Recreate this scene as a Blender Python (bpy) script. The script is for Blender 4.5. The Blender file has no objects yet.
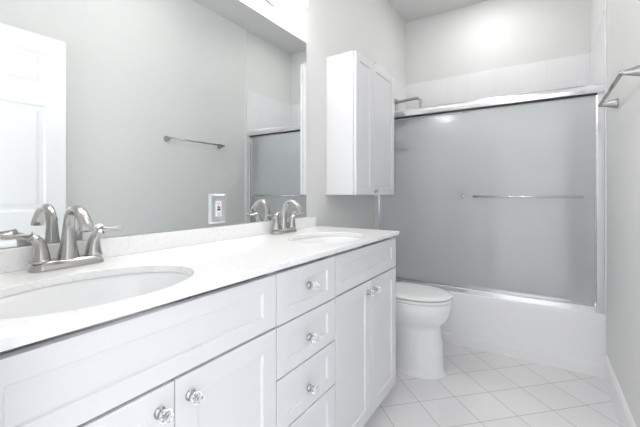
import bpy, bmesh, math, random
from mathutils import Vector, Matrix
random.seed(3)
S = bpy.context.scene
COL = S.collection

# ------------------------------------------------------------------ camera
cam_d = bpy.data.cameras.new('camera')
cam = bpy.data.objects.new('camera', cam_d)
COL.objects.link(cam)
cam.location = (1.188, 0.0, 1.132)
cam.rotation_euler = (math.pi/2, 0, 0.5732)
cam_d.sensor_width = 36
cam_d.lens = 341.8/640*36
cam_d.shift_y = -20.6/640
cam_d.clip_start = 0.02
S.camera = cam

# ------------------------------------------------------------------ light
w = bpy.data.worlds.new('world'); S.world = w; w.use_nodes = True
w.node_tree.nodes['Background'].inputs[0].default_value = (0.93, 0.96, 1.0, 1)
w.node_tree.nodes['Background'].inputs[1].default_value = 1.0
S.view_settings.view_transform = 'Standard'
S.view_settings.look = 'None'
S.view_settings.exposure = 1.2
S.view_settings.gamma = 1.0
S.view_settings.use_curve_mapping = False
VANITY_GLOW = 10.5
ROOM_FILL_GLOW = 6.5
TUB_FILL_GLOW = 46.0
try:
    S.cycles.max_bounces = 14; S.cycles.diffuse_bounces = 8
    S.cycles.glossy_bounces = 8; S.cycles.transmission_bounces = 12
    S.cycles.caustics_refractive = True
    S.cycles.use_denoising = True
except Exception:
    pass

# ------------------------------------------------------------------ room dimensions (metres)
W = 1.524            # room width, mirror wall at x=0
YN = 0.10            # inner face of the doorway wall
YT = 2.702           # front of the bathtub
YB = 3.491           # back wall
H = 2.91
TILE = 2.259
CT = 0.924           # worktop height

# ------------------------------------------------------------------ materials
def mat(name, col, rough=0.5, metal=0.0, **kw):
    m = bpy.data.materials.new(name); m.use_nodes = True
    b = m.node_tree.nodes['Principled BSDF']
    b.inputs['Base Color'].default_value = (*col, 1)
    b.inputs['Roughness'].default_value = rough
    b.inputs['Metallic'].default_value = metal
    for k, v in kw.items():
        b.inputs[k.replace('_', ' ')].default_value = v
    return m

def noise_bump(m, scale, strength, dist=0.002):
    nt = m.node_tree; b = nt.nodes['Principled BSDF']
    tc = nt.nodes.new('ShaderNodeTexCoord'); n = nt.nodes.new('ShaderNodeTexNoise')
    n.inputs['Scale'].default_value = scale; n.inputs['Detail'].default_value = 4
    bp = nt.nodes.new('ShaderNodeBump'); bp.inputs['Strength'].default_value = strength
    bp.inputs['Distance'].default_value = dist
    nt.links.new(tc.outputs['Object'], n.inputs['Vector'])
    nt.links.new(n.outputs['Fac'], bp.inputs['Height'])
    nt.links.new(bp.outputs['Normal'], b.inputs['Normal'])
    return m

M = {}
M['paint'] = noise_bump(mat('wall_paint', (0.72, 0.72, 0.715), 0.56), 220, 0.12)
M['ceiling'] = noise_bump(mat('ceiling_paint', (0.69, 0.69, 0.685), 0.85), 150, 0.15)
M['trim'] = mat('white_trim', (0.85, 0.85, 0.86), 0.3)
M['cabinet'] = mat('cabinet_lacquer', (0.765, 0.765, 0.785), 0.34)
M['gap'] = mat('cabinet_gap', (0.30, 0.28, 0.27), 0.8)
M['ceramic'] = mat('white_ceramic', (0.88, 0.88, 0.885), 0.09, Coat_Weight=0.4)
M['tub'] = mat('tub_enamel', (0.87, 0.87, 0.875), 0.16)
M['chrome'] = mat('chrome', (0.83, 0.83, 0.85), 0.12, 1.0)
M['bright'] = mat('bright_anodised_aluminium', (0.90, 0.90, 0.92), 0.16, 1.0)
M['nickel'] = mat('brushed_nickel', (0.48, 0.465, 0.455), 0.24, 1.0)
M['nickel_dark'] = mat('satin_nickel', (0.48, 0.47, 0.46), 0.3, 1.0)
M['mirror'] = mat('mirror_silver', (0.86, 0.885, 0.88), 0.0, 1.0)
M['mirror_edge'] = mat('mirror_edge', (0.16, 0.19, 0.19), 0.3)
M['crystal'] = mat('clear_crystal', (1, 1, 1), 0.02, 0, Transmission_Weight=1.0, IOR=1.36)
M['plate'] = mat('steel_plate', (0.62, 0.64, 0.65), 0.32, 0.7)
M['plastic'] = mat('white_plastic', (0.86, 0.86, 0.86), 0.35)
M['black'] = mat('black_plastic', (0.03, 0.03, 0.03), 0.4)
M['red'] = mat('red_plastic', (0.55, 0.08, 0.1), 0.4)
M['bottle'] = mat('bottle_plastic', (0.75, 0.78, 0.78), 0.3)
M['sponge'] = noise_bump(mat('beige_sponge', (0.42, 0.40, 0.33), 0.9), 300, 0.8)
M['wire'] = mat('caddy_wire', (0.30, 0.31, 0.31), 0.35, 0.8)
M['bead'] = mat('caulk_dark', (0.25, 0.25, 0.25), 0.6)

def emit(name, col, s):
    m = bpy.data.materials.new(name); m.use_nodes = True
    b = m.node_tree.nodes['Principled BSDF']
    b.inputs['Base Color'].default_value = (0.9, 0.9, 0.9, 1)
    b.inputs['Emission Color'].default_value = (*col, 1)
    b.inputs['Emission Strength'].default_value = s
    b.inputs['Roughness'].default_value = 0.3
    return m
M['tube'] = emit('lit_frosted_glass', (1.0, 0.985, 0.96), VANITY_GLOW)
M['tub_fill'] = emit('tub_fill_glow', (1.0, 0.99, 0.97), TUB_FILL_GLOW)
M['room_fill'] = emit('room_fill_glow', (1.0, 0.99, 0.97), ROOM_FILL_GLOW)

def shower_glass():
    m = mat('obscure_shower_glass', (0.90, 0.92, 0.925), 0.08, 0, Transmission_Weight=1.0, IOR=1.45,
            Coat_Weight=0.8, Coat_Roughness=0.03)
    nt = m.node_tree; b = nt.nodes['Principled BSDF']
    # let a share of the light straight through: the panel is thin
    out = nt.nodes['Material Output']
    tr = nt.nodes.new('ShaderNodeBsdfTransparent'); tr.inputs[0].default_value = (0.93, 0.945, 0.95, 1)
    df = nt.nodes.new('ShaderNodeBsdfDiffuse'); df.inputs[0].default_value = (0.93, 0.94, 0.945, 1)
    tl = nt.nodes.new('ShaderNodeBsdfTranslucent'); tl.inputs[0].default_value = (0.93, 0.94, 0.945, 1)
    mx = nt.nodes.new('ShaderNodeMixShader'); mx.inputs[0].default_value = 0.30
    m1 = nt.nodes.new('ShaderNodeMixShader'); m1.inputs[0].default_value = 0.85
    m2 = nt.nodes.new('ShaderNodeMixShader'); m2.inputs[0].default_value = 0.27
    nt.links.new(df.outputs[0], mx.inputs[1]); nt.links.new(tl.outputs[0], mx.inputs[2])
    nt.links.new(b.outputs[0], m1.inputs[1]); nt.links.new(tr.outputs[0], m1.inputs[2])
    nt.links.new(m1.outputs[0], m2.inputs[1]); nt.links.new(mx.outputs[0], m2.inputs[2])
    gl = nt.nodes.new('ShaderNodeBsdfGlossy'); gl.inputs['Roughness'].default_value = 0.035
    lw = nt.nodes.new('ShaderNodeFresnel'); lw.inputs['IOR'].default_value = 1.45
    m3 = nt.nodes.new('ShaderNodeMixShader')
    nt.links.new(lw.outputs[0], m3.inputs[0])
    nt.links.new(m2.outputs[0], m3.inputs[1]); nt.links.new(gl.outputs[0], m3.inputs[2])
    nt.links.new(m3.outputs[0], out.inputs['Surface'])
    # faint obscure texture
    tc = nt.nodes.new('ShaderNodeTexCoord'); n = nt.nodes.new('ShaderNodeTexNoise')
    n.inputs['Scale'].default_value = 160
    bp = nt.nodes.new('ShaderNodeBump'); bp.inputs['Strength'].default_value = 0.12; bp.inputs['Distance'].default_value = 0.002
    nt.links.new(tc.outputs['Object'], n.inputs['Vector']); nt.links.new(n.outputs['Fac'], bp.inputs['Height'])
    nt.links.new(bp.outputs['Normal'], gl.inputs['Normal'])
    return m
M['glass'] = shower_glass()

def quartz():
    m = mat('white_quartz', (0.88, 0.88, 0.88), 0.16)
    nt = m.node_tree; b = nt.nodes['Principled BSDF']
    tc = nt.nodes.new('ShaderNodeTexCoord'); v = nt.nodes.new('ShaderNodeTexVoronoi')
    v.inputs['Scale'].default_value = 170
    n = nt.nodes.new('ShaderNodeTexNoise'); n.inputs['Scale'].default_value = 90
    r = nt.nodes.new('ShaderNodeValToRGB')
    r.color_ramp.elements[0].position = 0.30; r.color_ramp.elements[0].color = (0.84, 0.835, 0.83, 1)
    r.color_ramp.elements[1].position = 0.42; r.color_ramp.elements[1].color = (0.92, 0.92, 0.92, 1)
    nt.links.new(tc.outputs['Object'], v.inputs['Vector']); nt.links.new(tc.outputs['Object'], n.inputs['Vector'])
    nt.links.new(n.outputs['Fac'], r.inputs['Fac']); nt.links.new(r.outputs['Color'], b.inputs['Base Color'])
    return m
M['quartz'] = quartz()

def tile_mat(name, plane, size, mortar, c1, cm, rough, rot=0.0, off=(0, 0), bump=0.3, polish=0.0):
    """square tiles in plane 'xy','xz' or 'yz' of world space"""
    m = mat(name, c1, rough); nt = m.node_tree; b = nt.nodes['Principled BSDF']
    g = nt.nodes.new('ShaderNodeNewGeometry'); sp = nt.nodes.new('ShaderNodeSeparateXYZ'); cb = nt.nodes.new('ShaderNodeCombineXYZ')
    nt.links.new(g.outputs['Position'], sp.inputs[0])
    a, c = plane[0].upper(), plane[1].upper()
    nt.links.new(sp.outputs[a], cb.inputs['X']); nt.links.new(sp.outputs[c], cb.inputs['Y'])
    mp = nt.nodes.new('ShaderNodeMapping'); mp.vector_type = 'POINT'
    mp.inputs['Rotation'].default_value = (0, 0, rot); mp.inputs['Location'].default_value = (off[0], off[1], 0)
    nt.links.new(cb.outputs[0], mp.inputs['Vector'])
    br = nt.nodes.new('ShaderNodeTexBrick'); br.offset = 0; br.squash = 1
    br.inputs['Scale'].default_value = 1.0; br.inputs['Mortar Size'].default_value = mortar
    br.inputs['Mortar Smooth'].default_value = 0.3
    br.inputs['Brick Width'].default_value = size; br.inputs['Row Height'].default_value = size
    br.inputs['Color1'].default_value = (*c1, 1)
    br.inputs['Color2'].default_value = (*[x*0.97 for x in c1], 1)
    br.inputs['Mortar'].default_value = (*cm, 1)
    nt.links.new(mp.outputs[0], br.inputs['Vector'])
    nt.links.new(br.outputs['Color'], b.inputs['Base Color'])
    bp = nt.nodes.new('ShaderNodeBump'); bp.inputs['Strength'].default_value = bump; bp.inputs['Distance'].default_value = 0.002
    bp.invert = True
    nt.links.new(br.outputs['Fac'], bp.inputs['Height']); nt.links.new(bp.outputs['Normal'], b.inputs['Normal'])
    return m
# world -> (L,C) axes at 45 degrees: rotating by -45 gives x'=(x+y)/r2, y'=(y-x)/r2
M['floor'] = tile_mat('floor_tile', 'xy', 0.215, 0.0022, (0.84, 0.835, 0.84), (0.54, 0.50, 0.50), 0.22,
                      rot=-math.pi/4, off=(-0.035, 0.002), bump=0.25)
M['tile_xz'] = tile_mat('shower_tile_back', 'xz', 0.205, 0.0012, (0.84, 0.84, 0.855), (0.74, 0.74, 0.75), 0.28, off=(0.0, -0.0040))
M['tile_yz'] = tile_mat('shower_tile_side', 'yz', 0.205, 0.0012, (0.84, 0.84, 0.855), (0.70, 0.70, 0.71), 0.12, off=(-0.06, -0.0040))

# ------------------------------------------------------------------ helpers
def link(name, bm, m, parent=None, smooth=False, bevel=0.0, seg=2):
    me = bpy.data.meshes.new(name); bm.normal_update(); bm.to_mesh(me); bm.free()
    ms = m if isinstance(m, (list, tuple)) else [m]
    for x in ms: me.materials.append(x)
    o = bpy.data.objects.new(name, me); COL.objects.link(o)
    if parent: o.parent = parent
    if smooth:
        for p in me.polygons: p.use_smooth = True
    if bevel:
        md = o.modifiers.new('bevel', 'BEVEL'); md.width = bevel; md.segments = seg; md.limit_method = 'ANGLE'
        md.angle_limit = math.radians(40)
    return o

def empty(name, loc, label, cat, group=None):
    o = bpy.data.objects.new(name, None); COL.objects.link(o); o.location = loc
    o.empty_display_size = 0.05
    return tag(o, label, cat, group)

def tag(o, label, cat, group=None):
    o['label'] = label; o['category'] = cat
    if group: o['group'] = group
    return o

def struct(name, bm, m, parent=None, **k):
    o = link(name, bm, m, parent, **k)
    if not parent: o['kind'] = 'structure'
    return o

def box(bm, x0, x1, y0, y1, z0, z1, mi=0):
    vs = [bm.verts.new((x, y, z)) for z in (z0, z1) for y in (y0, y1) for x in (x0, x1)]
    for f in ((0,2,3,1), (4,5,7,6), (0,1,5,4), (2,6,7,3), (0,4,6,2), (1,3,7,5)):
        fc = bm.faces.new([vs[i] for i in f]); fc.material_index = mi
    return bm
def B(*a): return box(bmesh.new(), *a)

def loft(bm, rings, cap0=True, cap1=True, closed=True):
    vr = [[bm.verts.new(p) for p in r] for r in rings]
    n = len(vr[0])
    for a, b in zip(vr, vr[1:]):
        for i in range(n if closed else n-1):
            j = (i+1) % n
            bm.faces.new((a[i], a[j], b[j], b[i]))
    if cap0: bm.faces.new(list(reversed(vr[0])))
    if cap1: bm.faces.new(vr[-1])
    bmesh.ops.recalc_face_normals(bm, faces=bm.faces)
    return bm

def lathe(bm, prof, n=24, axis='z', origin=(0, 0, 0)):
    """prof: list of (radius, height)"""
    o = Vector(origin); rings = []
    for r, h in prof:
        ring = []
        for i in range(n):
            a = 2*math.pi*i/n; c, s = r*math.cos(a), r*math.sin(a)
            p = {'z': (c, s, h), 'x': (h, c, s), 'y': (s, h, c)}[axis]
            ring.append(o + Vector(p))
        rings.append(ring)
    return loft(bm, rings)

def spline(pts, k=6):
    """Catmull-Rom through tuples of any length"""
    out = []
    P = [pts[0]] + list(pts) + [pts[-1]]
    for i in range(1, len(P)-2):
        for j in range(k):
            t = j/k
            out.append(tuple(0.5*((2*b) + (-a+c)*t + (2*a-5*b+4*c-d)*t*t + (-a+3*b-3*c+d)*t**3)
                             for a, b, c, d in zip(P[i-1], P[i], P[i+1], P[i+2])))
    out.append(tuple(pts[-1]))
    return out

def sweep(bm, pts, n=16, k=6, ref=(0, 1, 0)):
    """pts: (x,y,z,ra,rb); ra along ref-ish side, rb across"""
    q = spline(pts, k); rings = []
    for i, p in enumerate(q):
        a = Vector(q[max(i-1, 0)][:3]); b = Vector(q[min(i+1, len(q)-1)][:3])
        t = (b-a).normalized(); u = Vector(ref); u = (u - t*u.dot(t))
        if u.length < 1e-4: u = Vector((1, 0, 0)) - t*t.x
        u.normalize(); v = t.cross(u)
        c = Vector(p[:3])
        rings.append([c + u*(p[3]*math.cos(2*math.pi*j/n)) + v*(p[4]*math.sin(2*math.pi*j/n)) for j in range(n)])
    return loft(bm, rings)

def tube(bm, pts, r, n=8):
    rings = []
    P = [Vector(p) for p in pts]
    prev = None
    for i, p in enumerate(P):
        t = (P[min(i+1, len(P)-1)] - P[max(i-1, 0)]).normalized()
        u = prev if prev is not None else (Vector((0, 0, 1)) if abs(t.z) < .9 else Vector((1, 0, 0)))
        u = (u - t*u.dot(t)).normalized(); prev = u; v = t.cross(u)
        rings.append([p + (u*math.cos(2*math.pi*j/n) + v*math.sin(2*math.pi*j/n))*r for j in range(n)])
    return loft(bm, rings)

def shaker(y0, y1, z0, z1, xb, xf, fr=0.055, rec=0.007, frz=None):
    """frame-and-recessed-panel front facing +x"""
    frz = frz or fr
    bm = bmesh.new()
    def loop(a, x, az=None):
        az = a if az is None else az
        return [(x, y0+a, z0+az), (x, y1-a, z0+az), (x, y1-a, z1-az), (x, y0+a, z1-az)]
    rings = [loop(0, xb), loop(0, xf), loop(fr, xf, frz), loop(fr+.0025, xf-rec, frz+.0025)]
    loft(bm, rings)
    return bm

# ------------------------------------------------------------------ room shell
T = 0.12
struct('floor', B(-T, W+T, YN-T, YB+T, -0.1, 0), M['floor'])
struct('ceiling', B(-T, W+T, YN-T, YB+T, H, H+0.1), M['ceiling'])
struct('wall_left', B(-T, 0, YN-T, YB+T, 0, H), M['paint'])
struct('wall_right', B(W, W+T, YN-T, YB+T, 0, H), M['paint'])
struct('wall_back', B(0, W, YB, YB+T, 0, H), M['paint'])
DX0, DX1, DZ = 0.66, 1.480, 2.13
bm = bmesh.new()
box(bm, 0, DX0, YN-T, YN, 0, H); box(bm, DX1, W, YN-T, YN, 0, H); box(bm, DX0, DX1, YN-T, YN, DZ, H)
struct('wall_near', bm, M['paint'])
# tile facing of the bath alcove
TT = 0.006
struct('wall_alcove_left', B(0, TT, YT, YB, 0.36, TILE), M['tile_yz'])
struct('wall_alcove_right', B(W-TT, W, YT, YB, 0.36, TILE), M['tile_yz'])
struct('wall_alcove_back', B(TT, W-TT, YB-TT, YB, 0.36, TILE), M['tile_xz'])
# bright edging down the right wall where the tile starts
struct('trim_1', B(W-0.006, W, YT-0.026, YT-0.0145, 0.0, H), M['trim'], bevel=0.003)
# baseboard with a thin cap
bm = bmesh.new()
prof = [(0, 0), (0.013, 0), (0.013, 0.135), (0.009, 0.147), (0.006, 0.156), (0, 0.158)]
loft(bm, [[(W-a, y, z) for a, z in prof] for y in (YN, YT-0.042)])
struct('baseboard_right', bm, M['trim'])
# door leaf, open against the right wall
hinge = Vector((1.468, YN+0.012, 0)); tip = Vector((1.434, 0.972, 0))
door = bpy.data.objects.new('door_1', None); COL.objects.link(door)
door.location = hinge; door.rotation_euler = (0, 0, math.atan2(tip.y-hinge.y, tip.x-hinge.x))
door['kind'] = 'structure'
DW, DH = (tip-hinge).length, 2.110
def six_panel(side):
    bm = bmesh.new()
    st = 0.105; mid = 0.085; pw = (DW-2*st-mid)/2
    zs = [(0.22, 0.88), (1.02, 1.675), (1.78, 2.00)]
    xs = [0, st, st+pw, st+pw+mid, DW-st, DW]
    zz = [0.012] + [z for p in zs for z in p] + [DH]
    y = 0.0175*side
    g = [[bm.verts.new((x, y, z)) for z in zz] for x in xs]
    for i in range(5):
        for j in range(7):
            f = bm.faces.new((g[i][j], g[i+1][j], g[i+1][j+1], g[i][j+1]))
            if i in (1, 3) and j in (1, 3, 5):
                x0, x1, z0, z1 = xs[i], xs[i+1], zz[j], zz[j+1]
                bm.faces.remove(f)
                prev = [g[i][j], g[i+1][j], g[i+1][j+1], g[i][j+1]]
                for d, dep in ((0.012, 0.008), (0.032, 0.008), (0.050, 0.001)):
                    cur = [bm.verts.new((a, y-dep*side, b)) for a, b in
                           ((x0+d, z0+d), (x1-d, z0+d), (x1-d, z1-d), (x0+d, z1-d))]
                    for k in range(4):
                        bm.faces.new((prev[k], prev[(k+1) % 4], cur[(k+1) % 4], cur[k]))
                    prev = cur
                bm.faces.new(prev)
    return bm, g
bm, g = six_panel(1)
me_b, g2 = six_panel(-1)
tmp = bpy.data.meshes.new('tmp'); me_b.to_mesh(tmp); me_b.free(); bm.from_mesh(tmp); bpy.data.meshes.remove(tmp)
e = 0.0175
for a in ((0, 0.0, -e, e), (DW, DW, -e, e)):
    vs = [bm.verts.new(p) for p in ((a[0], -e, .012), (a[0], e, .012), (a[0], e, DH), (a[0], -e, DH))]
    bm.faces.new(vs)
for z in (0.012, DH):
    bm.faces.new([bm.verts.new(p) for p in ((0, -e, z), (DW, -e, z), (DW, e, z), (0, e, z))])
bmesh.ops.remove_doubles(bm, verts=bm.verts, dist=1e-5)
bmesh.ops.recalc_face_normals(bm, faces=bm.faces)
link('door_panel', bm, M['trim'], door)
for s in (1, -1):
    bm = bmesh.new()
    lathe(bm, [(0.030, 0), (0.030, 0.006), (0.012, 0.010), (0.011, 0.030), (0.022, 0.036), (0.027, 0.048), (0.024, 0.058), (0.001, 0.061)], 20, 'y')
    if s < 0: bmesh.ops.scale(bm, vec=(1, -1, 1), verts=bm.verts); bmesh.ops.reverse_faces(bm, faces=bm.faces)
    bmesh.ops.translate(bm, vec=(DW-0.085, 0.0175*s, 0.965), verts=bm.verts)
    link('door_handle', bm, M['nickel'], door, smooth=True)
# door casing on the doorway wall
bm = bmesh.new()
box(bm, DX0-0.055, DX0, YN, YN+0.012, 0, DZ+0.055); box(bm, DX0, DX1, YN, YN+0.012, DZ, DZ+0.055)
struct('trim_2', bm, M['trim'], bevel=0.003)

# ------------------------------------------------------------------ bathtub
bm = bmesh.new()
x0, x1, y0, y1, zr = 0.003, W-0.003, YT, YB-0.008, 0.387
def rr(ax0, ax1, ay0, ay1, z, r, n=7):
    pts = []
    for cx, cy, a0 in ((ax1-r, ay1-r, 0), (ax0+r, ay1-r, 90), (ax0+r, ay0+r, 180), (ax1-r, ay0+r, 270)):
        for i in range(n):
            a = math.radians(a0+90*i/(n-1)); pts.append((cx+r*math.cos(a), cy+r*math.sin(a), z))
    return pts
rings = [rr(x0, x1, y0-0.014, y1, 0.0, .004), rr(x0, x1, y0-0.014, y1, 0.066, .004), rr(x0, x1, y0-0.008, y1, 0.071, .004),
         rr(x0, x1, y0, y1, 0.074, .004), rr(x0, x1, y0, y1, 0.36, .004),
         rr(x0, x1, y0+0.002, y1, zr-0.004, .004), rr(x0+.004, x1-.004, y0+0.010, y1-.004, zr, .004),
         rr(x0+.09, x1-.09, y0+.10, y1-.05, zr, .12), rr(x0+.10, x1-.10, y0+.112, y1-.06, zr-.015, .12),
         rr(x0+.14, x1-.16, y0+.14, y1-.09, 0.15, .13), rr(x0+.20, x1-.24, y0+.19, y1-.14, 0.08, .12)]
loft(bm, rings)
tub = link('bathtub', bm, M['tub'], bevel=0.0)
tag(tub, 'white alcove bathtub with a flat apron behind frosted sliding doors', 'bathtub')

# ------------------------------------------------------------------ sliding shower door
sd = empty('shower_door', (0, YT, zr), 'sliding frosted glass shower doors in bright metal frame on the tub rim', 'shower door')
def sp(name, bm, m, parent=None, **k):
    bmesh.ops.translate(bm, vec=(0, -YT, -zr), verts=bm.verts)
    return link(name, bm, m, parent or sd, **k)
# header: rounded extrusion
prof = [(0.0, 1.743), (-0.012, 1.745), (-0.024, 1.757), (-0.030, 1.778), (-0.026, 1.798), (-0.014, 1.809), (0.002, 1.812),
        (0.055, 1.812), (0.060, 1.808), (0.060, 1.747), (0.057, 1.745)]
bm = bmesh.new(); loft(bm, [[(x, YT+0.022+a, z) for a, z in prof] for x in (TT, W-TT)])
sp('header_track', bm, M['bright'])
sp('header_shadow_strip', B(TT+.03, W-TT-.035, YT+.001, YT+.012, 1.7375, 1.744), M['black'])  # black strip standing in for the shadow gap under the header
bm = bmesh.new(); prof = [(0.012, zr), (0.012, zr+.030), (0.018, zr+.036), (0.030, zr+.036), (0.032, zr+.018), (0.044, zr+.018), (0.046, zr+.052), (0.062, zr+.052), (0.064, zr)]
loft(bm, [[(x, YT+a, z) for a, z in prof] for x in (TT, W-TT)])
sp('bottom_track', bm, M['bright'])
for xa, xb in ((TT, 0.040), (W-0.046, W-TT)):
    bm = B(xa, xb, YT+.004, YT+.066, zr, 1.744)
    sp('side_jamb', bm, M['bright'], bevel=0.004)
for nm, xa, xb, ya, sgn in (('outer', 0.700, 1.474, YT+.019, -1), ('inner', 0.042, 0.712, YT+.036, 1)):
    g = sp('glass_panel', B(xa, xb, ya, ya+.006, zr+.038 if sgn < 0 else zr+.020, 1.738), M['glass'])
    bx0, bx1 = (0.777, 1.413) if sgn < 0 else (0.10, 0.695)
    yb = ya-.040 if sgn < 0 else ya+.046
    bm = bmesh.new()
    tube(bm, [(bx0, yb, 1.106), (bx1, yb, 1.106)], 0.0065, 10)
    o = sp('towel_bar', bm, M['chrome'], g, smooth=True, bevel=0); o['label'] = 'slim chrome towel bar'
    for bx in (bx0+.008, bx1-.008):
        bm = bmesh.new(); tube(bm, [(bx, ya+(0 if sgn < 0 else .006), 1.106), (bx, yb, 1.106)], 0.008, 12)
        o = sp('bar_bracket', bm, M['chrome'], g, smooth=True)
bm = bmesh.new(); lathe(bm, [(0.003, 0), (0.012, .003), (0.012, .010), (0.004, .014)], 16, 'y', (0.706, YT+.004, 1.108))
sp('door_knob', bm, M['chrome'], smooth=True)

# ------------------------------------------------------------------ shower head, caddy
sh = empty('shower_fixture', (TT, 3.18, 2.015), 'brushed shower arm and round head on the tiled left wall above the door header', 'shower')
bm = bmesh.new(); lathe(bm, [(0.03, 0), (0.03, .006), (0.012, .014), (.010, .016)], 20, 'x'); link('flange', bm, M['nickel_dark'], sh, smooth=True)
bm = bmesh.new(); tube(bm, spline([(0.010, 0, -.008), (0.10, 0, -.002), (0.20, 0, 0.004), (0.238, 0, -0.010), (0.246, 0, -0.05)], 8), 0.014, 12)
link('arm', bm, M['nickel_dark'], sh, smooth=True)
bm = bmesh.new(); lathe(bm, [(0.013, 0), (0.014, -.02), (0.018, -.045), (0.060, -.095), (0.085, -.125), (0.085, -.142), (0.078, -.146), (0.001, -.147)], 28, 'z', (0.246, 0, -.05))
link('shower_head', bm, M['nickel_dark'], sh, smooth=True)

cy = 3.18
cd = empty('shower_caddy', (TT, cy, 1.52), 'wire shower caddy with two baskets hanging below the shower arm', 'caddy')
def ctube(bm, pts, r=0.0022): return tube(bm, [(a, b, c-1.52) for a, b, c in pts], r, 6)
bm = bmesh.new()
for s in (-1, 1):
    ctube(bm, [(0.012, s*.035, 1.40), (0.012, s*.035, 1.95), (0.018, s*.012, 2.03)], 0.0030)
ctube(bm, [(0.018, -.012, 2.032), (0.018, .012, 2.032)], .003)
link('hanger', bm, M['wire'], cd)
for zb in (1.80, 1.545):
    bm = bmesh.new()
    for z in (zb, zb+0.045):
        ctube(bm, [(0.012, -.13, z), (0.11, -.13, z), (0.125, -.11, z), (0.125, .11, z), (0.11, .13, z), (0.012, .13, z), (0.012, -.13, z)], .0042)
    for k in range(12):
        y = -.12+k*.0218
        ctube(bm, [(0.012, y, zb), (0.124, y, zb), (0.124, y, zb+.045)], .0014)
    link('basket', bm, M['wire'], cd)
bm = bmesh.new(); loft(bm, [rr(-.045, .045, -.11, .11, z, .02, 4) for z in (0, 0.012)] + [rr(-.048, .048, -.113, .113, z, .02, 4) for z in (.018, .048)] + [rr(-.042, .042, -.107, .107, .052, .02, 4)])
o = link('sponge', bm, M['sponge'], smooth=False); o.location = (0.070, cy, 1.803)
tag(o, 'beige rough bath sponge filling the upper caddy basket', 'sponge')
bt = empty('shampoo_bottle', (0.062, cy-.03, 1.548), 'white bottle standing in the lower caddy basket', 'bottle')
bm = bmesh.new(); lathe(bm, [(0.024, 0), (0.027, .004), (0.027, .10), (0.022, .118), (0.011, .126), (0.011, .130)], 20); link('body', bm, M['bottle'], bt, smooth=True)
bm = bmesh.new(); lathe(bm, [(0.013, .128), (0.013, .150), (0.011, .153)], 16); link('cap', bm, M['plastic'], bt, smooth=False)

# ------------------------------------------------------------------ vanity cabinets
XB, XC, XF = 0.0, 0.504, 0.525      # back, carcass front, door front
TOP = CT-0.021
def knob(parent, y, z, x=XF):
    bm = bmesh.new(); lathe(bm, [(0.0125, 0), (0.0125, .003), (0.008, .005), (0.0065, .009), (0.010, .0125), (.009, .014)], 20, 'x', (x, y, z))
    o = link('knob_base', bm, M['nickel'], parent, smooth=True)
    bm = bmesh.new(); lathe(bm, [(0.006, 0.0142), (0.0125, .0175), (0.0145, .024), (0.0132, .030), (0.009, .0340), (.001, .035)], 8, 'x', (x, y, z))
    o = link('knob', bm, M['crystal'], parent); o['label'] = 'clear faceted crystal knob'
def carcass(e, y0, y1, solid=False):
    bm = bmesh.new(); t = 0.016
    box(bm, XB+.002, XC, y0, y0+t, 0.09, TOP-.001); box(bm, XB+.002, XC, y1-t, y1, 0.09, TOP-.001)
    box(bm, XB+.002, XC, y0+t, y1-t, 0.09, 0.106); box(bm, XB+.002, XB+.012, y0+t, y1-t, 0.106, TOP-.001)
    box(bm, XC-.060, XC-.045, y0+t, y1-t, 0.870, TOP-.001); box(bm, XC-.045, XC-.030, y0+t, y1-t, 0.700, 0.760)
    link('carcass', bm, M['cabinet'], e)
    bm = B(0.02, XC-.060, y0, y1, 0, 0.09); link('toe_kick', bm, M['cabinet'], e)
G = 0.0025
def sink_cab(name, y0, y1, label):
    e = empty(name, (0, 0, 0), label, 'cabinet', 'white shaker sink cabinets')
    carcass(e, y0, y1)
    link('false_front', shaker(y0+G, y1-G, 0.734, 0.888, XC+.001, XF, .055, .007, .042), M['cabinet'], e, bevel=.0012)
    ym = (y0+y1)/2
    for a, b, ky in ((y0+G, ym-.0015, ym-.036), (ym+.0015, y1-G, ym+.038)):
        d = link('door', shaker(a, b, 0.092, 0.727, XC+.001, XF, .056), M['cabinet'], e, bevel=.0012)
        knob(d, ky, .678)
    return e
sink_cab('sink_cabinet', 0.112, 0.788, 'nearest white shaker sink cabinet with two doors, left of the drawers')
sink_cab('sink_cabinet', 1.139, 1.792, 'farther white shaker sink cabinet with two doors, beside the toilet')
e = empty('drawer_cabinet', (0, 0, 0), 'narrow white cabinet of four stacked drawers between the two sink cabinets', 'cabinet')
carcass(e, 0.788, 1.139)
for z0, z1, kz in ((.731, .888, .818), (.570, .726, .641), (.402, .565, .468), (.092, .397, .29)):
    d = link('drawer', shaker(.788+G, 1.139-G, z0, z1, XC+.001, XF, .055, .007, .040), M['cabinet'], e, bevel=.0012)
    knob(d, .959, kz)

# worktop with two oval cut-outs
SINKS = [(0.343, 0.372), (0.343, 1.375)]
AX, AYS = 0.163, (0.232, 0.214)
bm = bmesh.new()
XE, YE = 0.541, 1.800
outer = [bm.verts.new(p) for p in ((0.001, YN+.001, CT), (XE, YN+.001, CT), (XE, YE, CT), (0.001, YE, CT))]
edges = [bm.edges.new((outer[i], outer[(i+1) % 4])) for i in range(4)]
for (cx, cyy), AY in zip(SINKS, AYS):
    vs = [bm.verts.new((cx+AX*math.cos(2*math.pi*i/64), cyy+AY*math.sin(2*math.pi*i/64), CT)) for i in range(64)]
    edges += [bm.edges.new((vs[i], vs[(i+1) % 64])) for i in range(64)]
bmesh.ops.triangle_fill(bm, use_beauty=True, use_dissolve=False, edges=edges)
kill = [f for f in bm.faces if any(((f.calc_center_median().x-cx)/AX)**2 + ((f.calc_center_median().y-cyy)/AY)**2 < .97 for (cx, cyy), AY in zip(SINKS, AYS))]
bmesh.ops.delete(bm, geom=kill, context='FACES')
ret = bmesh.ops.extrude_face_region(bm, geom=bm.faces[:])
bmesh.ops.translate(bm, vec=(0, 0, -0.020), verts=[v for v in ret['geom'] if isinstance(v, bmesh.types.BMVert)])
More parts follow.
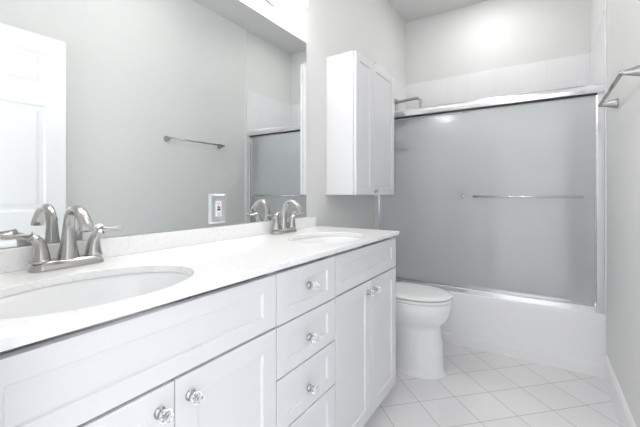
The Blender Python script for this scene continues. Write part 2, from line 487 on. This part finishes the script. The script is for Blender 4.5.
bmesh.ops.recalc_face_normals(bm, faces=bm.faces)
ct = link('countertop', bm, M['quartz'], bevel=.0018)
tag(ct, 'long white speckled quartz countertop with two oval sink cutouts', 'countertop')
o = link('backsplash', B(0.001, 0.020, YN+.001, 1.764, CT+.0005, 0.986), M['quartz'], bevel=.0015)
tag(o, 'low white quartz backsplash strip under the wall mirror', 'backsplash')

for i, (cx, cyy) in enumerate(SINKS):
    AY = AYS[i]
    e = empty('sink', (cx, cyy, TOP), ('near oval white undermount sink in the foreground of the countertop',
              'far oval white undermount sink at the toilet end of the countertop')[i], 'sink', 'oval undermount sinks')
    n = 48
    def ell(a, b, z): return [(a*math.cos(2*math.pi*k/n), b*math.sin(2*math.pi*k/n), z) for k in range(n)]
    prof = [(1.09, -0.004), (1.09, 0.0), (1.015, 0.0), (0.985, -.012), (0.955, -.05), (0.86, -.095), (0.62, -.125), (0.30, -.136), (0.12, -.138)]
    rings = [ell(AX*k, AY*k, z) for k, z in prof]
    back = [ell(AX*(k+.03), AY*(k+.03), z-.008) for k, z in reversed(prof[3:])]
    bm = bmesh.new(); loft(bm, rings+back, cap0=False, cap1=False)
    # close the loop between last and first ring
    link('basin', bm, M['ceramic'], e, smooth=True)
    bm = bmesh.new(); lathe(bm, [(0.026, -.139), (0.026, -.134), (0.020, -.133), (0.018, -.137), (0.001, -.137)], 24); link('drain', bm, M['chrome'], e, smooth=True)

# ------------------------------------------------------------------ faucets
def faucet(yc, label, first=None):
    e = empty('faucet', (0.062, yc, CT+.0005), label, 'faucet', 'brushed nickel two-handle faucets')
    bm = bmesh.new()
    def cap(h, a, b, n=40):
        pts = []
        for k in range(n):
            t = 2*math.pi*k/n; c, s = math.cos(t), math.sin(t)
            L = a-b
            pts.append((b*c, (L if s >= 0 else -L)*(1 if abs(s) > 1e-6 else 0) + b*s, h))
        return pts
    loft(bm, [cap(0, .091, .031), cap(.004, .091, .031), cap(.012, .087, .028), cap(.020, .082, .024), cap(.024, .077, .019)])
    link('base_plate', bm, M['nickel'], e, smooth=True, bevel=0)
    bm = bmesh.new()
    sweep(bm, [(0, 0, .012, .029, .024), (0, 0, .035, .025, .021), (0, 0, .075, .0182, .0155), (0.003, 0, .118, .0145, .0125), (.018, 0, .150, .0145, .012),
               (.044, 0, .164, .0145, .0105), (.078, 0, .153, .0155, .0095), (.104, 0, .124, .0170, .0085), (.113, 0, .106, .0175, .0085)], 20, 6)
    link('spout', bm, M['nickel'], e, smooth=True)
    for s in (-1, 1):
        bm = bmesh.new(); y = s*.0515*1.25
        lathe(bm, [(0.0235, .020), (0.0235, .026), (0.0225, .028)], 24, 'z', (0, y, 0))
        h = link('handle', bm, M['nickel'], e, smooth=True)
        bm = bmesh.new()
        sweep(bm, [(0, y, .026, .0225, .0225), (0, y, .040, .0200, .0200), (0.001, y+s*.001, .060, .0165, .0175), (0.002, y+s*.006, .078, .0130, .0165), (0.004, y+s*.019, .0905, .0080, .0150),
                   (0.006, y+s*.036, .0945, .0048, .0135), (0.009, y+s*.060, .0955, .0030, .0115), (0.012, y+s*.080, .098, .0026, .008), (0.0125, y+s*.084, .0985, .001, .003)], 18, 6, ref=(0, s, 0.3))
        link('lever', bm, M['nickel'], h, smooth=True)
    return e
faucet(0.428, 'brushed nickel faucet behind the near sink, with two curved lever handles')
faucet(1.398, 'brushed nickel faucet behind the far sink, next to the mirror edge')

# ------------------------------------------------------------------ mirror, outlet, light
o = link('wall_mirror', bm := B(0.001, 0.006, YN+.004, 1.681, 0.988, 2.032), [M['mirror_edge'], M['mirror']])
for p in o.data.polygons:
    p.material_index = 1 if p.normal.x > .5 else 0
tag(o, 'large frameless wall mirror above the white countertop', 'mirror')

e = empty('outlet', (0.0063, 1.006, 1.064), 'square-button electrical outlet with shiny cover plate set on the mirror', 'outlet')
bm = bmesh.new(); loft(bm, [[(x, sy*a, sz*b) for sy, sz in ((-1,-1),(1,-1),(1,1),(-1,1))] for x, a, b in ((0, .0435, .064), (.003, .0435, .064), (.0075, .036, .0565))])
link('cover_plate', bm, M['plate'], e)
r = link('receptacle', B(.0076, .0100, -.0165, .0165, -.0335, .0335), M['plastic'], e, bevel=.001)
link('reset_button', B(.0100, .0112, -.008, .008, -.008, .0005), M['black'], r)
link('test_button', B(.0100, .0112, -.008, .008, .0030, .0095), M['red'], r)
for zc in (.023, -.022):
    for ys in (-.006, .006):
        link('slot', B(.0100, .0103, ys-.0009, ys+.0009, zc-.004, zc+.004), M['black'], r)
    bm = bmesh.new(); lathe(bm, [(.0022, .0100), (.0022, .0103)], 10, 'x', (0, 0, zc-.0085)); link('ground_hole', bm, M['black'], r)
for zc in (-.048, .048):
    bm = bmesh.new(); lathe(bm, [(.0035, .0068), (.003, .0085), (.001, .0088)], 12, 'x', (0, 0, zc)); link('screw', bm, M['nickel_dark'], e)

Y0, Y1, ZL, XL = 0.42, 1.545, 2.172, 0.095
e = empty('vanity_light', (0, (Y0+Y1)/2, ZL), 'lit frosted tube vanity light on the wall above the mirror', 'light fixture')
yl = (Y1-Y0)/2
bm = B(0.001, 0.028, -yl+.14, yl-.14, -.050, .050); link('back_plate', bm, M['chrome'], e, bevel=.004)
bm = bmesh.new(); R = .036
prof = [(R*math.sin(math.radians(a)), -yl+R*(1-math.cos(math.radians(a)))) for a in (4, 20, 40, 60, 80)] + [(R, -yl+R), (R, yl-R)] + \
       [(R*math.sin(math.radians(a)), yl-R*(1-math.cos(math.radians(a)))) for a in (80, 60, 40, 20, 4)]
lathe(bm, prof, 28, 'y', (XL, 0, 0)); g = link('glass_tube', bm, M['tube'], e, smooth=True)
for yy in (-.16, .16):
    bm = B(.028, XL-R+.002, yy-.012, yy+.012, -.012, .012); link('bracket', bm, M['chrome'], e, bevel=.002)
    bm = bmesh.new(); lathe(bm, [(R+.001, yy-.012), (R+.004, yy-.010), (R+.004, yy+.010), (R+.001, yy+.012)], 28, 'y', (XL, 0, 0)); link('clip_ring', bm, M['chrome'], e, smooth=True)

e = empty('room_fill_light', (0.90, 1.45, H), 'round added fill light on the room ceiling, out of view', 'light fixture')  # unseen lamp added to fill the room with light
bm = bmesh.new(); lathe(bm, [(.17, -.001), (.17, -.022), (.155, -.026)], 40); link('rim', bm, M['chrome'], e, smooth=False)
bm = bmesh.new(); lathe(bm, [(.152, -.024), (.145, -.040), (.11, -.058), (.06, -.068), (.002, -.071)], 40); link('fill_dome', bm, M['room_fill'], e, smooth=True)

e = empty('tub_fill_light', (0.80, 2.98, H), 'small round added fill light in the ceiling over the bathtub, out of view', 'light fixture')  # unseen lamp added to brighten the bath alcove and its glass
bm = bmesh.new(); lathe(bm, [(.100, -.001), (.100, -.006), (.078, -.010)], 36); link('rim', bm, M['trim'], e)
bm = bmesh.new(); lathe(bm, [(.076, -.009), (.070, -.013), (.002, -.015)], 36); link('lens', bm, M['tub_fill'], e)

# ------------------------------------------------------------------ wall cabinet
cy0, cy1, cz0, cz1, cx1 = 1.915, 2.572, 1.120, 2.026, 0.200
ym = 2.172
e = empty('wall_cabinet', (0, 0, 0), 'white two-door wall cabinet hung between the mirror and the shower', 'cabinet')
bm = B(0.001, cx1, cy0, cy1, cz0, cz1); link('body', bm, M['cabinet'], e, bevel=.0015)
dl = link('door', shaker(cy0, ym-.0015, cz0, cz1-.004, cx1+.003, cx1+.022, .05), M['cabinet'], e, bevel=.0012)
dr = link('door', shaker(ym+.0015, cy1, cz0, cz1+.004, cx1+.003, cx1+.022, .05), M['cabinet'], e, bevel=.0012)
knob(dr, ym+.030, cz0+.026, cx1+.022)
for zc in (1.22, 1.93):
    link('hinge', B(cx1+.0002, cx1+.003, cy0+.0005, cy0+.012, zc-.022, zc+.022), M['nickel_dark'], e)

# ------------------------------------------------------------------ towel rail on the right wall
by0, by1, bz, bx = 1.750, 2.325, 1.597, 1.452
e = empty('towel_rail', (W, (by0+by1)/2, bz), 'brushed nickel towel rail with two cone posts on the right wall', 'towel rail')
for y in (by0, by1):
    bm = bmesh.new(); lathe(bm, [(.0255, -.0005), (.0255, -.006), (.021, -.020), (.014, -.046), (.0095, -.066), (.0085, -.078), (.001, -.080)], 28, 'x', (0, y-(by0+by1)/2, 0))
    link('post', bm, M['nickel'], e, smooth=True)
L = (by1-by0)/2
bm = bmesh.new(); tube(bm, [(bx-W, -L, 0), (bx-W, L, 0)], .0078, 14)
link('bar', bm, M['nickel'], e, smooth=True)

# ------------------------------------------------------------------ toilet
ty = 2.205
t = empty('toilet', (0, ty, 0), 'white toilet with closed lid between the vanity and the tub', 'toilet')
def egg(x0, x1, hw, z, n=40, sq=2.0, xc=None):
    xc = x0+(x1-x0)*.52 if xc is None else xc
    pts = []
    for k in range(n):
        a = 2*math.pi*k/n; c, s = math.cos(a), math.sin(a)
        rx = (x1-xc) if c > 0 else (xc-x0)
        sx = math.copysign(abs(c)**(2/sq if c < 0 else 1), c)
        pts.append((xc+rx*sx, hw*math.copysign(abs(s)**.95, s), z))
    return pts
bm = bmesh.new()
prof = [(.34, .696, .130, 0), (.34, .697, .131, .004), (.345, .687, .124, .02), (.35, .678, .118, .12), (.34, .668, .113, .22), (.30, .665, .113, .275),
        (.23, .668, .126, .300), (.20, .700, .155, .340), (.18, .722, .179, .395), (.19, .730, .185, .440), (.19, .730, .185, .456), (.20, .722, .178, .460)]
loft(bm, [egg(a, b, c, z) for a, b, c, z in spline(prof, 3)])
link('bowl', bm, M['ceramic'], t, smooth=True)
bm = bmesh.new(); loft(bm, [egg(a, b, c, z) for a, b, c, z in ((.235, .724, .180, .4615), (.228, .733, .187, .4645), (.228, .733, .187, .4765), (.235, .727, .182, .4795))])
link('seat', bm, M['ceramic'], t, smooth=False, bevel=.001)
bm = bmesh.new(); loft(bm, [egg(a, b, c, z) for a, b, c, z in ((.235, .722, .177, .4840), (.228, .735, .188, .4865), (.226, .736, .189, .4930), (.232, .728, .183, .4985), (.27, .68, .145, .5030), (.36, .56, .07, .5045))])
link('lid', bm, M['ceramic'], t, smooth=True)
bm = bmesh.new(); box(bm, .226, .232, -.08, .08, .462, .494)
for s in (-1, 1): box(bm, .205, .236, s*.075-.018, s*.075+.018, .460, .484)
link('hinge', bm, M['ceramic'], t, bevel=.003)
bm = bmesh.new(); loft(bm, [rr(.012, .195, -.19, .19, .30, .03, 5), rr(.010, .205, -.205, .205, .42, .03, 5), rr(.010, .208, -.21, .21, .76, .03, 5)])
link('tank', bm, M['ceramic'], t, smooth=False)
bm = bmesh.new(); loft(bm, [rr(.006, .214, -.216, .216, .761, .03, 5), rr(.006, .214, -.216, .216, .782, .03, 5), rr(.012, .208, -.21, .21, .790, .03, 5)])
link('tank_lid', bm, M['ceramic'], t, smooth=False)
bm = bmesh.new(); lathe(bm, [(.012, 0), (.012, .008), (.007, .010)], 16, 'x', (.2085, -.15, .70)); box(bm, .218, .224, -.155, -.085, .694, .706)
link('flush_lever', bm, M['chrome'], t, smooth=False)
